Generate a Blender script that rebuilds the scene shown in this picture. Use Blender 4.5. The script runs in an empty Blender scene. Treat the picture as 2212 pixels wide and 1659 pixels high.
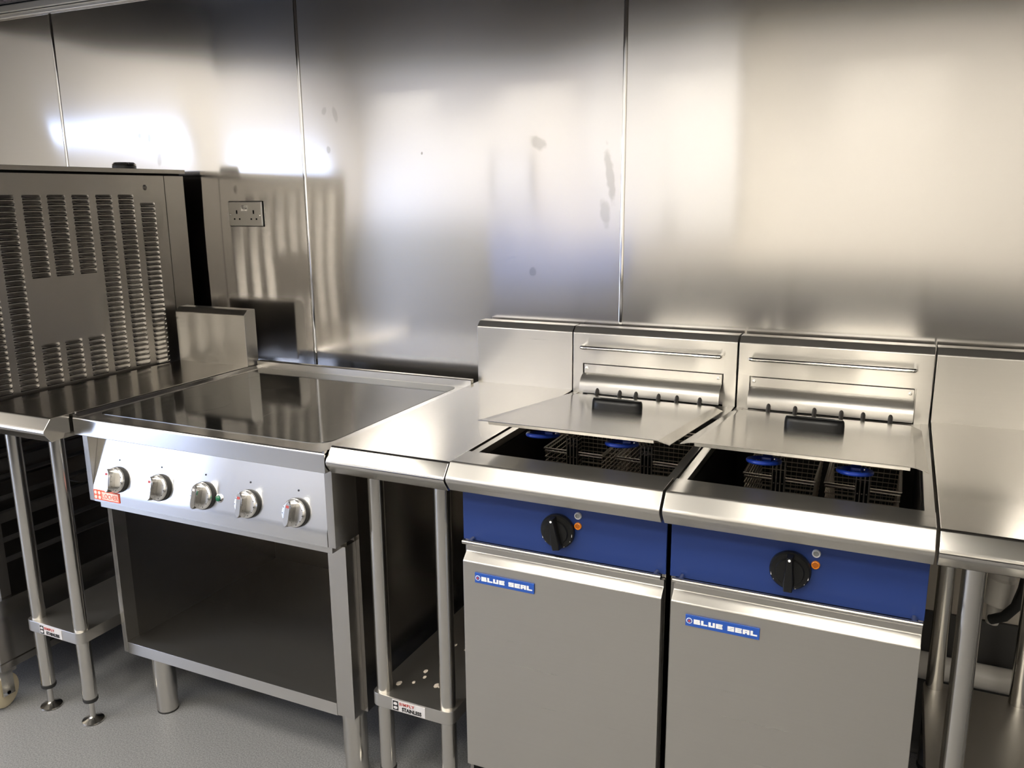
import bpy, bmesh, math, random
from mathutils import Vector, Matrix

random.seed(7)
R = math.radians
scene = bpy.context.scene
col = scene.collection

# ------------------------------------------------------------------ camera
cam_data = bpy.data.cameras.new('camera')
cam_data.sensor_width = 36.0
cam_data.lens = 29.4576
cam_data.clip_start = 0.02
cam = bpy.data.objects.new('camera', cam_data)
col.objects.link(cam)
_r = Vector((0.90764081, 0.41965018, -0.00904928))
_u = Vector((-0.08401743, 0.20275527, 0.97561846))
_f = Vector((-0.41125325, 0.88475083, -0.21928689))
cm = Matrix(((_r.x, _u.x, -_f.x, 0.81439582),
             (_r.y, _u.y, -_f.y, -2.23261236),
             (_r.z, _u.z, -_f.z, 1.44750496),
             (0, 0, 0, 1)))
cam.matrix_world = cm
scene.camera = cam

# ------------------------------------------------------------------ light
world = bpy.data.worlds.new('World')
scene.world = world
world.use_nodes = True
world.node_tree.nodes['Background'].inputs[0].default_value = (0.55, 0.68, 1.0, 1)
world.node_tree.nodes['Background'].inputs[1].default_value = 1.0
scene.view_settings.view_transform = 'Standard'
scene.view_settings.look = 'None'
scene.view_settings.gamma = 1.0
scene.view_settings.use_curve_mapping = False
scene.view_settings.exposure = 0.88
LED_POWER = 10.0          # ceiling panels
WINDOW_POWER = 3.8       # daylight seen through the windows

# ------------------------------------------------------------------ materials
def new_mat(name):
    m = bpy.data.materials.new(name)
    m.use_nodes = True
    return m, m.node_tree.nodes, m.node_tree.links, m.node_tree.nodes['Principled BSDF']

def plain(name, rgb, rough=0.5, metal=0.0, spec=0.5, coat=0.0):
    m, n, l, b = new_mat(name)
    b.inputs['Base Color'].default_value = (*rgb, 1)
    b.inputs['Roughness'].default_value = rough
    b.inputs['Metallic'].default_value = metal
    b.inputs['Specular IOR Level'].default_value = spec
    b.inputs['Coat Weight'].default_value = coat
    return m

def emit(name, rgb, strength):
    m, n, l, b = new_mat(name)
    b.inputs['Base Color'].default_value = (0.8, 0.8, 0.8, 1)
    b.inputs['Emission Color'].default_value = (*rgb, 1)
    b.inputs['Emission Strength'].default_value = strength
    return m

def brushed(name, rgb=(0.60, 0.58, 0.545), rough=0.3, aniso=0.75, grain='x', streak=0.05, smudges=None, bump=0.0):
    """brushed stainless steel: the grain runs along one axis, the gloss spreads across it"""
    m, n, l, b = new_mat(name)
    g = {'x': (1, .021, .013), 'y': (.017, 1, .021), 'z': (.013, .021, 1)}[grain]
    geo = n.new('ShaderNodeNewGeometry')
    cr = n.new('ShaderNodeVectorMath'); cr.operation = 'CROSS_PRODUCT'
    l.new(geo.outputs['Normal'], cr.inputs[0]); cr.inputs[1].default_value = g
    nm = n.new('ShaderNodeVectorMath'); nm.operation = 'NORMALIZE'
    l.new(cr.outputs[0], nm.inputs[0])
    l.new(nm.outputs[0], b.inputs['Tangent'])
    tc = n.new('ShaderNodeTexCoord')
    mp = n.new('ShaderNodeMapping')
    s = {'x': (3, 420, 420), 'y': (420, 3, 420), 'z': (420, 420, 3)}[grain]
    mp.inputs['Scale'].default_value = s
    l.new(tc.outputs['Object'], mp.inputs['Vector'])
    nz = n.new('ShaderNodeTexNoise'); nz.inputs['Scale'].default_value = 1.0; nz.inputs['Detail'].default_value = 3
    l.new(mp.outputs[0], nz.inputs['Vector'])
    mr = n.new('ShaderNodeMapRange')
    mr.inputs['To Min'].default_value = rough - streak; mr.inputs['To Max'].default_value = rough + streak
    l.new(nz.outputs['Fac'], mr.inputs['Value'])
    rough_out = mr.outputs[0]
    mx = n.new('ShaderNodeMix'); mx.data_type = 'RGBA'
    mx.inputs[6].default_value = (rgb[0]*.96, rgb[1]*.96, rgb[2]*.96, 1)
    mx.inputs[7].default_value = (*rgb, 1)
    l.new(nz.outputs['Fac'], mx.inputs[0])
    color_out = mx.outputs[2]
    if smudges:
        # greasy finger marks left on the sheet
        for (x, z, rx, rz, ang, amt) in smudges:
            sp = n.new('ShaderNodeMapping'); sp.vector_type = 'TEXTURE'
            sp.inputs['Location'].default_value = (x, 0, z)
            sp.inputs['Rotation'].default_value = (0, ang, 0)
            sp.inputs['Scale'].default_value = (rx, 1, rz)
            l.new(tc.outputs['Object'], sp.inputs['Vector'])
            ln = n.new('ShaderNodeVectorMath'); ln.operation = 'LENGTH'
            l.new(sp.outputs[0], ln.inputs[0])
            n2 = n.new('ShaderNodeTexNoise'); n2.inputs['Scale'].default_value = 45; n2.inputs['Detail'].default_value = 2
            l.new(tc.outputs['Object'], n2.inputs['Vector'])
            ad = n.new('ShaderNodeMath'); ad.operation = 'ADD'
            l.new(ln.outputs['Value'], ad.inputs[0]); l.new(n2.outputs['Fac'], ad.inputs[1])
            m2 = n.new('ShaderNodeMapRange')
            m2.inputs['From Min'].default_value = 1.5; m2.inputs['From Max'].default_value = 1.1
            m2.inputs['To Min'].default_value = 0; m2.inputs['To Max'].default_value = amt
            l.new(ad.outputs[0], m2.inputs['Value'])
            mxx = n.new('ShaderNodeMix'); mxx.data_type = 'RGBA'
            l.new(m2.outputs[0], mxx.inputs[0]); l.new(color_out, mxx.inputs[6])
            mxx.inputs[7].default_value = (0.33, 0.31, 0.28, 1)
            color_out = mxx.outputs[2]
    l.new(color_out, b.inputs['Base Color'])
    l.new(rough_out, b.inputs['Roughness'])
    b.inputs['Metallic'].default_value = 1.0
    b.inputs['Anisotropic'].default_value = aniso
    if bump:
        bp = n.new('ShaderNodeBump'); bp.inputs['Strength'].default_value = bump; bp.inputs['Distance'].default_value = 0.001
        l.new(nz.outputs['Fac'], bp.inputs['Height']); l.new(bp.outputs[0], b.inputs['Normal'])
    return m

M = {}
M['steel'] = brushed('brushed_steel', rough=0.28, streak=.012)
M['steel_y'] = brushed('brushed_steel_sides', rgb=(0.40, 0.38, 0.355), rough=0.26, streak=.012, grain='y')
M['steel_z'] = brushed('brushed_steel_upright', rough=0.24, streak=.012, grain='z')
M['wall_steel'] = brushed('wall_cladding_steel', rgb=(0.67, 0.65, 0.628), rough=0.115, aniso=0.88, streak=0.004, smudges=[
    (-0.135, 1.59, .030, .020, .5, .5), (-0.155, 1.232, .012, .016, 0, .5), (-0.82, 1.70, .010, .030, -.25, .35),
    (-0.85, 1.592, .009, .013, 0, .5), (0.075, 1.50, .014, .085, -.15, .5), (0.062, 1.40, .016, .05, -.15, .4),
    (-1.66, 1.665, .010, .012, 0, .7), (-1.615, 1.655, .009, .016, 0, .7), (-1.575, 1.585, .012, .030, .2, .4),
    (-0.511, 1.573, .0035, .0045, 0, 1.6), (-0.86, 1.71, .010, .014, .3, .35)])
M['counter'] = brushed('worktop_steel', rough=0.15, aniso=0.25, streak=.008)
M['shelf'] = brushed('undershelf_steel', rough=0.36, aniso=.3, streak=.02)
M['cover'] = brushed('cover_steel', rgb=(.56, .54, .50), rough=0.2, aniso=.5, streak=.01)
M['panel_steel'] = brushed('control_panel_steel', rgb=(.72, .71, .70), rough=0.2, streak=.01)
M['tube'] = plain('tube_steel', (0.62, 0.60, 0.56), 0.2, 1.0)
M['polished'] = plain('polished_strip', (0.75, 0.74, 0.72), 0.07, 1.0)
M['chrome'] = plain('chrome', (0.82, 0.81, 0.79), 0.06, 1.0)
M['dial'] = plain('satin_dial', (0.84, 0.83, 0.81), 0.24, 1.0)
M['tank'] = plain('shaded_tank_steel', (0.10, 0.095, 0.09), 0.35, 1.0)  # stainless, its colour darkened for the shade inside the tank
M['wire'] = plain('basket_wire', (0.80, 0.72, 0.62), 0.34, 1.0)
M['dark_wire'] = plain('dark_bracket', (0.05, 0.045, 0.042), 0.35, 1.0)
M['black'] = plain('black_plastic', (0.008, 0.008, 0.008), 0.3, 0, .35)
M['gap'] = plain('black_gap', (0.008, 0.008, 0.008), 0.8, 0, 0.1)
M['rubber'] = plain('rubber', (0.02, 0.02, 0.02), 0.6)
M['blue'] = plain('blue_enamel', (0.013, 0.036, 0.165), 0.4)
M['badge_blue'] = plain('badge_blue', (0.020, 0.085, 0.40), 0.35)
M['handle_blue'] = plain('handle_blue', (0.012, 0.040, 0.30), 0.3)
M['white'] = plain('white_print', (0.85, 0.85, 0.85), 0.5)
M['sticker'] = plain('sticker_silver', (0.62, 0.60, 0.60), 0.45)
M['print_black'] = plain('print_black', (0.01, 0.01, 0.012), 0.5)
M['print_red'] = plain('print_red', (0.45, 0.06, 0.05), 0.5)
M['sign_red'] = plain('sign_red', (0.80, 0.13, 0.07), 0.5)
M['sign_pale'] = plain('sign_pale', (0.88, 0.70, 0.63), 0.5)
M['amber'] = plain('amber_lens', (0.85, 0.26, 0.015), 0.25)
M['amber_dark'] = plain('amber_lens_core', (0.50, 0.13, 0.008), 0.3)
M['clear'] = plain('clear_lens', (0.70, 0.70, 0.70), 0.2)
M['clear_dark'] = plain('clear_lens_core', (0.28, 0.29, 0.28), 0.25)
M['green'] = plain('green_lens', (0.01, 0.13, 0.06), 0.12)
M['glass'] = plain('ceramic_glass', (0.012, 0.012, 0.011), 0.07, 0, 0.5)
M['glass'].node_tree.nodes['Principled BSDF'].inputs['IOR'].default_value = 2.3
M['zone'] = plain('cooking_zone_print', (0.030, 0.030, 0.028), 0.12, 0, 0.8)
M['pvc'] = plain('white_pvc', (0.70, 0.67, 0.62), 0.4)
M['castor'] = plain('castor_tread', (0.60, 0.52, 0.36), 0.45)
M['film_blue'] = plain('blue_film', (0.34, 0.42, 0.78), 0.4)
M['film_scrap'] = plain('film_scrap', (0.66, 0.58, 0.50), 0.5)
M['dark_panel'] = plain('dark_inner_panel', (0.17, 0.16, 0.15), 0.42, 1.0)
M['far_wall'] = plain('far_wall_paint', (0.86, 0.835, 0.79), 0.6)
M['dado'] = plain('dado_paint', (0.27, 0.25, 0.215), 0.5)
M['drawer'] = plain('drawer_laminate', (0.50, 0.49, 0.50), 0.45)
M['low_wall'] = plain('lower_wall_paint', (0.55, 0.50, 0.43), 0.6)
M['cove'] = plain('dark_cove', (0.05, 0.048, 0.046), 0.5)
M['ceiling'] = plain('ceiling_paint', (0.62, 0.60, 0.56), 0.7)
M['canopy'] = brushed('canopy_steel', rgb=(.22, .20, .18), rough=.35)
M['filter'] = plain('filter_steel', (0.42, 0.37, 0.38), 0.45, 1.0)
M['led'] = emit('led_diffuser', (1.0, 0.94, 0.83), LED_POWER)
M['sky_pane'] = emit('window_daylight', (0.50, 0.64, 1.0), WINDOW_POWER)

def make_floor_mat():
    m, n, l, b = new_mat('vinyl_floor')
    tc = n.new('ShaderNodeTexCoord')
    v = n.new('ShaderNodeTexNoise'); v.inputs['Scale'].default_value = 260; v.inputs['Detail'].default_value = 2
    l.new(tc.outputs['Object'], v.inputs['Vector'])
    cr = n.new('ShaderNodeValToRGB')
    cr.color_ramp.elements[0].position = .35; cr.color_ramp.elements[0].color = (.165, .165, .170, 1)
    cr.color_ramp.elements[1].position = .72; cr.color_ramp.elements[1].color = (.30, .30, .302, 1)
    l.new(v.outputs['Fac'], cr.inputs[0])
    n2 = n.new('ShaderNodeTexNoise'); n2.inputs['Scale'].default_value = 5; n2.inputs['Detail'].default_value = 4
    l.new(tc.outputs['Object'], n2.inputs['Vector'])
    mx = n.new('ShaderNodeMix'); mx.data_type = 'RGBA'; mx.blend_type = 'MULTIPLY'
    mx.inputs[0].default_value = .35
    l.new(cr.outputs[0], mx.inputs[6]); l.new(n2.outputs['Color'], mx.inputs[7])
    g = n.new('ShaderNodeMix'); g.data_type = 'RGBA'; g.blend_type = 'SATURATION'; g.inputs[0].default_value = 1
    l.new(mx.outputs[2], g.inputs[6]); g.inputs[7].default_value = (.5, .5, .5, 1)
    l.new(cr.outputs[0], b.inputs['Base Color'])
    mr = n.new('ShaderNodeMapRange'); mr.inputs['To Min'].default_value = .36; mr.inputs['To Max'].default_value = .52
    l.new(n2.outputs['Fac'], mr.inputs['Value']); l.new(mr.outputs[0], b.inputs['Roughness'])
    return m
M['floor'] = make_floor_mat()

def make_upper_wall_mat():
    m, n, l, b = new_mat('striated_upper_wall')
    tc = n.new('ShaderNodeTexCoord'); mp = n.new('ShaderNodeMapping')
    mp.inputs['Scale'].default_value = (60, 1, 2)
    l.new(tc.outputs['Object'], mp.inputs['Vector'])
    v = n.new('ShaderNodeTexNoise'); v.inputs['Scale'].default_value = 1; v.inputs['Detail'].default_value = 3
    l.new(mp.outputs[0], v.inputs['Vector'])
    cr = n.new('ShaderNodeValToRGB')
    cr.color_ramp.elements[0].position = .3; cr.color_ramp.elements[0].color = (.16, .13, .14, 1)
    cr.color_ramp.elements[1].position = .7; cr.color_ramp.elements[1].color = (.34, .29, .31, 1)
    l.new(v.outputs['Fac'], cr.inputs[0]); l.new(cr.outputs[0], b.inputs['Base Color'])
    b.inputs['Roughness'].default_value = .5
    return m
M['upper_wall'] = make_upper_wall_mat()

# ------------------------------------------------------------------ mesh helpers
def box(bm, x0, x1, y0, y1, z0, z1, bev=0.0, seg=2):
    vs = [bm.verts.new(p) for p in ((x0,y0,z0),(x1,y0,z0),(x1,y1,z0),(x0,y1,z0),(x0,y0,z1),(x1,y0,z1),(x1,y1,z1),(x0,y1,z1))]
    fs = [bm.faces.new([vs[i] for i in q]) for q in ((0,3,2,1),(4,5,6,7),(0,1,5,4),(1,2,6,5),(2,3,7,6),(3,0,4,7))]
    if bev:
        es = list({e for f in fs for e in f.edges})
        bmesh.ops.bevel(bm, geom=es, offset=bev, segments=seg, affect='EDGES', profile=.5)
    return bm

def B(*a, **k):
    return box(bmesh.new(), *a, **k)

def prism(bm, prof, a0, a1, axis='x', bev=0.0):
    """closed profile extruded along an axis; profile points are the other two coordinates in order"""
    def P(p, t):
        return {'x': (t, p[0], p[1]), 'y': (p[0], t, p[1]), 'z': (p[0], p[1], t)}[axis]
    va = [bm.verts.new(P(p, a0)) for p in prof]
    vb = [bm.verts.new(P(p, a1)) for p in prof]
    n = len(prof); fs = []
    fs.append(bm.faces.new(va)); fs.append(bm.faces.new(vb[::-1]))
    for i in range(n):
        fs.append(bm.faces.new((va[i], vb[i], vb[(i+1) % n], va[(i+1) % n])))
    bmesh.ops.recalc_face_normals(bm, faces=fs)
    if bev:
        es = list(set(fs[0].edges) | set(fs[1].edges))
        bmesh.ops.bevel(bm, geom=es, offset=bev, segments=2, affect='EDGES', profile=.5)
    return bm

def rounded(prof, idx, r, seg=5):
    """replace the given profile corners by arcs of about radius r"""
    out = []
    n = len(prof)
    for i, p in enumerate(prof):
        if i in idx:
            rr = idx[i] if isinstance(idx, dict) else r
            p = Vector(p); a = (Vector(prof[i-1]) - p); b = (Vector(prof[(i+1) % n]) - p)
            a0 = p + a.normalized() * min(rr, a.length*.49); b0 = p + b.normalized() * min(rr, b.length*.49)
            for k in range(seg + 1):
                t = k / seg
                q = a0*(1-t)**2 + p*2*t*(1-t) + b0*t*t
                out.append((q.x, q.y))
        else:
            out.append(tuple(p))
    return out

def cyl(bm, p0, p1, r0, r1=None, seg=24, caps=True):
    p0, p1 = Vector(p0), Vector(p1); r1 = r0 if r1 is None else r1
    d = (p1 - p0).normalized()
    a = d.orthogonal().normalized(); b = d.cross(a)
    A, Bv = [], []
    for i in range(seg):
        t = 2*math.pi*i/seg; o = a*math.cos(t) + b*math.sin(t)
        A.append(bm.verts.new(p0 + o*r0)); Bv.append(bm.verts.new(p1 + o*r1))
    for i in range(seg):
        j = (i+1) % seg
        bm.faces.new((A[i], A[j], Bv[j], Bv[i]))
    if caps:
        bm.faces.new(A[::-1]); bm.faces.new(Bv)
    return bm

def lathe(bm, prof, origin, axis, seg=28):
    """profile (radius, height) turned about axis through origin"""
    o = Vector(origin); d = Vector(axis).normalized(); a = d.orthogonal().normalized(); b = d.cross(a)
    rings = []
    for (rr, h) in prof:
        if rr < 1e-6:
            rings.append([bm.verts.new(o + d*h)])
        else:
            rings.append([bm.verts.new(o + d*h + (a*math.cos(2*math.pi*i/seg) + b*math.sin(2*math.pi*i/seg))*rr) for i in range(seg)])
    fs = []
    for k in range(len(rings)-1):
        A, C = rings[k], rings[k+1]
        for i in range(seg):
            j = (i+1) % seg
            if len(A) == 1 and len(C) == 1: continue
            if len(A) == 1: fs.append(bm.faces.new((A[0], C[i], C[j])))
            elif len(C) == 1: fs.append(bm.faces.new((A[i], A[j], C[0])))
            else: fs.append(bm.faces.new((A[i], A[j], C[j], C[i])))
    bmesh.ops.recalc_face_normals(bm, faces=fs)
    return bm

def tube(bm, pts, r, seg=10, closed=False):
    pts = [Vector(p) for p in pts]
    n = len(pts); rings = []
    ref = None
    for i, p in enumerate(pts):
        if closed:
            t = (pts[(i+1) % n] - pts[i-1])
        else:
            t = (pts[min(i+1, n-1)] - pts[max(i-1, 0)])
        t.normalize()
        if ref is None: ref = t.orthogonal().normalized()
        a = (ref - t*ref.dot(t)).normalized(); ref = a; b = t.cross(a)
        rings.append([bm.verts.new(p + (a*math.cos(2*math.pi*k/seg) + b*math.sin(2*math.pi*k/seg))*r) for k in range(seg)])
    for i in range(n if closed else n-1):
        A, C = rings[i], rings[(i+1) % n]
        for k in range(seg):
            j = (k+1) % seg
            bm.faces.new((A[k], A[j], C[j], C[k]))
    if not closed:
        bm.faces.new(rings[0][::-1]); bm.faces.new(rings[-1])
    return bm

def mesh_from(bm, name, smooth=35):
    bmesh.ops.recalc_face_normals(bm, faces=bm.faces[:])
    me = bpy.data.meshes.new(name)
    bm.to_mesh(me); bm.free()
    me.shade_smooth()
    me.set_sharp_from_angle(angle=R(smooth))
    return me

def obj(name, bm, mat, parent=None, smooth=35, base=None):
    me = bm if isinstance(bm, bpy.types.Mesh) else mesh_from(bm, name, smooth)
    if mat and not me.materials: me.materials.append(M[mat])
    o = bpy.data.objects.new(name, me); col.objects.link(o)
    if name not in ('cladding_panel', 'wire_mesh', 'lettering', 'louvre_slots'):
        wn = o.modifiers.new('weighted_normals', 'WEIGHTED_NORMAL'); wn.mode = 'FACE_AREA'; wn.weight = 90; wn.keep_sharp = True
    if parent is not None:
        o.parent = parent
        if parent.type == 'EMPTY':
            o.location = -Vector(parent['_base'])
    return o

def tag(o, label, cat, group=None):
    o['label'] = label; o['category'] = cat
    if group: o['group'] = group
    return o

def thing(name, label, cat, base, group=None):
    o = bpy.data.objects.new(name, None); col.objects.link(o)
    o.empty_display_size = .1
    o.location = base; o['_base'] = Vector(base)
    return tag(o, label, cat, group)

def struct(name, bm, mat, smooth=35):
    o = obj(name, bm, mat, None, smooth); o['kind'] = 'structure'
    return o

def copy_tree(root, offset, label):
    def rec(o, parent):
        c = o.copy(); col.objects.link(c); c.parent = parent
        for ch in o.children: rec(ch, c)
        return c
    r = rec(root, None)
    r.location = root.location + Vector(offset)
    r['label'] = label
    return r

def text_mesh(s, size, depth=0.0004, bold=0.0, sx=1.0, space=1.0):
    """flat lettering in the x-z plane facing -y, origin at its left bottom"""
    cu = bpy.data.curves.new('lettering', 'FONT')
    cu.body = s; cu.size = size; cu.extrude = depth; cu.offset = bold; cu.space_character = space
    cu.resolution_u = 4
    t = bpy.data.objects.new('lettering_tmp', cu); col.objects.link(t)
    dg = bpy.context.evaluated_depsgraph_get()
    me = bpy.data.meshes.new_from_object(t.evaluated_get(dg))
    bpy.data.objects.remove(t); 
    me.transform(Matrix.Diagonal((sx, 1, 1, 1)))
    me.transform(Matrix.Rotation(R(90), 4, 'X'))
    me.materials.clear()
    return me

def add_text(name, s, x, y, z, size, mat, parent, **k):
    me = text_mesh(s, size, **k)
    me.transform(Matrix.Translation((x, y, z)))
    me.materials.append(M[mat])
    return obj(name, me, None, parent)

# ------------------------------------------------------------------ room shell
CEIL = 2.5; FAR = -4.0; XL, XR = -3.6, 3.2
struct('floor', B(XL, XR, FAR, .06, -.06, 0), 'floor')
struct('ceiling', B(XL-.1, XR+.1, FAR-.1, .12, CEIL, CEIL+.08), 'ceiling')
wr = struct('wall_right', B(XR, XR+.1, FAR, .06, 0, CEIL), 'far_wall')
wf = struct('wall_far', B(XL, XR, FAR-.1, FAR, 0, CEIL), 'far_wall')
DADO = 1.12      # unseen grey-brown dado, added to darken the lower reflections
obj('added_dado_panel', B(XL, -2.03, FAR, FAR+.006, 0, DADO), 'dado', wf)
obj('added_dado_panel', B(XR-.006, XR, FAR+.006, -.05, 0, DADO), 'dado', wr)
# left wall: a glazed door and a high window let the daylight in
dy0, dy1, dz1 = -3.75, -2.40, 1.80
wy0, wy1, wz0, wz1 = -2.20, -1.10, 1.74, 1.88
bm = bmesh.new()
box(bm, XL-.1, XL, FAR, dy0, 0, CEIL); box(bm, XL-.1, XL, dy0, dy1, dz1, CEIL)
box(bm, XL-.1, XL, dy1, wy0, 0, CEIL); box(bm, XL-.1, XL, wy1, .06, 0, CEIL)
box(bm, XL-.1, XL, wy0, wy1, 0, wz0); box(bm, XL-.1, XL, wy0, wy1, wz1, CEIL)
wl = struct('wall_left', bm, 'far_wall')
obj('added_dado_panel', B(XL, XL+.006, FAR+.006, dy0-.02, 0, DADO), 'dado', wl)
obj('added_dado_panel', B(XL, XL+.006, dy1+.02, -.05, 0, DADO), 'dado', wl)
bm = bmesh.new()
for q in ((wy0, wy0+.04, wz0, wz1), (wy1-.04, wy1, wz0, wz1), (wy0+.04, wy1-.04, wz0, wz0+.04), (wy0+.04, wy1-.04, wz1-.04, wz1)):
    box(bm, XL-.07, XL-.02, *q)
w1 = struct('window_1', bm, 'white')
obj('pane', B(XL-.05, XL-.045, wy0+.04, wy1-.04, wz0+.04, wz1-.04), 'sky_pane', w1)
bm = bmesh.new()
for q in ((dy0, dy0+.09, 0, dz1), (dy1-.09, dy1, 0, dz1), (dy0+.09, dy1-.09, 0, .14), (dy0+.09, dy1-.09, dz1-.10, dz1)):
    box(bm, XL-.07, XL-.02, *q)
d1 = struct('door_1', bm, 'white')
obj('pane', B(XL-.05, XL-.045, dy0+.09, dy1-.09, .14, dz1-.10), 'sky_pane', d1)
bm = bmesh.new(); tube(bm, [(XL-.02, dy1-.05, 1.0), (XL+.03, dy1-.05, 1.0), (XL+.03, dy1-.17, 1.0)], .009)
obj('door_handle', bm, 'tube', d1)

# wall behind the cookline
wall = struct('wall_back', B(XL, XR, .012, .112, 0, CEIL), 'upper_wall')
obj('lower_wall_face', B(XL, XR, .004, .012, .40, .80), 'low_wall', wall)
joints = [-3.13, -2.0403, -0.9488, 0.1123, 1.19, 2.27]
edges = [XL] + joints + [XR]
for pi in range(len(edges)-1):
    x0, x1 = edges[pi]+.0015, edges[pi+1]-.0015
    rnd = random.Random(pi*13+5)
    ph = [rnd.uniform(0, 6.28) for _ in range(6)]
    bm = bmesh.new(); nx, nz = 40, 60; z0, z1 = .80, 2.10
    grid = []
    for i in range(nx+1):
        row = []
        for k in range(nz+1):
            x = x0 + (x1-x0)*i/nx; z = z0 + (z1-z0)*k/nz
            u = i/nx
            w = .0010*math.sin(2*math.pi*(z-.8)/.62 + ph[0] + 1.1*math.sin(2.2*x+ph[1]))
            w += .0007*math.sin(2*math.pi*(z-.8)/.95 + ph[2]) * math.sin(math.pi*u)
            w += .0006*math.sin(2*math.pi*x/1.1 + ph[3])
            w *= min(1, 4*u+.15, 4*(1-u)+.15)
            row.append(bm.verts.new((x, w, z)))
        grid.append(row)
    for i in range(nx):
        for k in range(nz):
            bm.faces.new((grid[i][k], grid[i+1][k], grid[i+1][k+1], grid[i][k+1]))
    rim = [e for e in bm.edges if e.is_boundary]
    ex = bmesh.ops.extrude_edge_only(bm, edges=rim)
    for v in [g for g in ex['geom'] if isinstance(g, bmesh.types.BMVert)]: v.co.y = .0118
    obj('cladding_panel', bm, 'wall_steel', wall, smooth=60)
for j in joints:
    bm = bmesh.new()
    prism(bm, [(j-.0055, .004), (j-.0055, -.0022), (j-.003, -.0036), (j+.003, -.0036), (j+.0055, -.0022), (j+.0055, .004)], .80, 2.10, axis='z')
    obj('joint_strip', bm, 'polished', wall)
bm = bmesh.new()
prism(bm, rounded([(.012, 0), (-.03, 0), (-.012, .03), (-.006, .40), (.012, .40)], {1: .01}, .01), XL, XR)
struct('baseboard_back', bm, 'cove')

# ------------------------------------------------------------------ far side of the room (seen in reflections)
def led_panel(x, y, label):
    t = thing('ceiling_light', label, 'ceiling light', (x, y, CEIL), 'square ceiling lights')
    s = .30
    bm = bmesh.new()
    for a in ((x-s, x+s, y-s, y-s+.02), (x-s, x+s, y+s-.02, y+s), (x-s, x-s+.02, y-s+.02, y+s-.02), (x+s-.02, x+s, y-s+.02, y+s-.02)):
        box(bm, *a, CEIL-.018, CEIL-.0005)
    obj('frame', bm, 'white', t)
    obj('diffuser', B(x-s+.02, x+s-.02, y-s+.02, y+s-.02, CEIL-.014, CEIL-.002), 'led', t)
for x, y, lb in ((-.42, -2.02, 'square ceiling light before the canopy, over the hob side'), (.68, -2.02, 'square ceiling light before the canopy, over the fryers'),
                 (-1.52, -2.02, 'square ceiling light before the canopy, over the oven side'), (-2.62, -2.02, 'added square ceiling light before the canopy, in the corner by the high window'),  # the corner one is added to brighten the left wall
                 (-1.52, -3.0, 'square ceiling light near the far wall, nearest the glazed door'), (-.42, -3.0, 'square ceiling light near the far wall, in front of the white cupboard'),
                 (.68, -3.0, 'square ceiling light near the far wall, beyond the white cupboard'), (1.78, -3.0, 'square ceiling light near the far wall, furthest from the glazed door')):
    led_panel(x, y, lb)
led_panel(-2.62, -3.0, 'added square ceiling light in the corner by the glazed door')  # added to brighten the left end of the far wall

# extraction canopy above the cookline: its rear gutter and filters show at the top left of the picture
CX0, CX1, CYF, CZ0, CZ1 = -2.75, 2.35, -1.55, 2.10, 2.495
t = thing('extraction_canopy', 'steel extraction canopy with baffle filters above the cookline', 'canopy', ((CX0+CX1)/2, CYF/2, CZ0))
obj('front_skirt', B(CX0, CX1, CYF, CYF+.012, CZ0, CZ1, bev=.001), 'canopy', t)
for x in (CX0, CX1-.012):
    obj('side_skirt', B(x, x+.012, CYF+.012, -.002, CZ0+.05, CZ1), 'steel_y', t)
obj('canopy_top', B(CX0+.012, CX1-.012, CYF+.012, -.002, CZ1-.012, CZ1), 'dark_panel', t)
bm = bmesh.new(); prism(bm, rounded([(-.001, 2.101), (-.012, 2.101), (-.012, 2.119), (-.001, 2.119)], {1: .004, 2: .004}, 0), CX0+.012, CX1-.012)
obj('rear_gutter', bm, 'steel', t)
bm = bmesh.new(); prism(bm, [(-.001, 2.1195), (-.030, 2.1195), (-.030, 2.139), (-.022, 2.144), (-.001, 2.144)], CX0+.012, CX1-.012)
obj('gutter_lip', bm, 'steel', t)
obj('filter_frame', B(CX0+.012, CX1-.012, -.030, -.002, 2.1445, CZ1-.0125), 'dark_panel', t)
bm = bmesh.new(); prism(bm, [(-.013, -.0305), (-.009, -.044), (.009, -.044), (.013, -.0305)], 2.15, 2.475, axis='z')
fm = mesh_from(bm, 'filter_slat'); fm.materials.append(M['filter'])
ns = int((CX1-CX0-.06)/.036)
for k in range(ns):
    o = bpy.data.objects.new('filter_slat', fm); col.objects.link(o); o.parent = t
    o.location = Vector((CX0+.04+k*.036, 0, 0)) - Vector(t['_base'])

# unseen white cupboard and board, added for bright patches mirrored in the cladding
t = thing('added_cupboard', 'unseen white cupboard added on the far wall for its reflection', 'cupboard', (-.8, FAR, 1.12))
obj('cupboard_body', B(-1.35, -.27, FAR, FAR+.10, 1.12, 2.42, bev=.003), 'white', t)
for x0 in (-1.345, -.808):
    d = obj('cupboard_door', B(x0, x0+.533, FAR+.101, FAR+.12, 1.125, 2.415, bev=.003), 'white', t)
    obj('knob', B(x0+(.49 if x0 < -1 else .02), x0+(.51 if x0 < -1 else .04), FAR+.12, FAR+.14, 1.2, 1.32, bev=.004), 'tube', d)
t = thing('added_board', 'unseen white board added on the far wall for its reflection', 'board', (-2.0, FAR, 1.28))
obj('board_face', B(-2.17, -1.83, FAR, FAR+.015, 1.30, 1.72), 'white', t)
bm = bmesh.new()
for q in ((-2.19, -2.17, 1.28, 1.74), (-1.83, -1.81, 1.28, 1.74), (-2.17, -1.83, 1.28, 1.30), (-2.17, -1.83, 1.72, 1.74)):
    box(bm, q[0], q[1], FAR, FAR+.022, q[2], q[3])
obj('board_frame', bm, 'tube', t)

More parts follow.
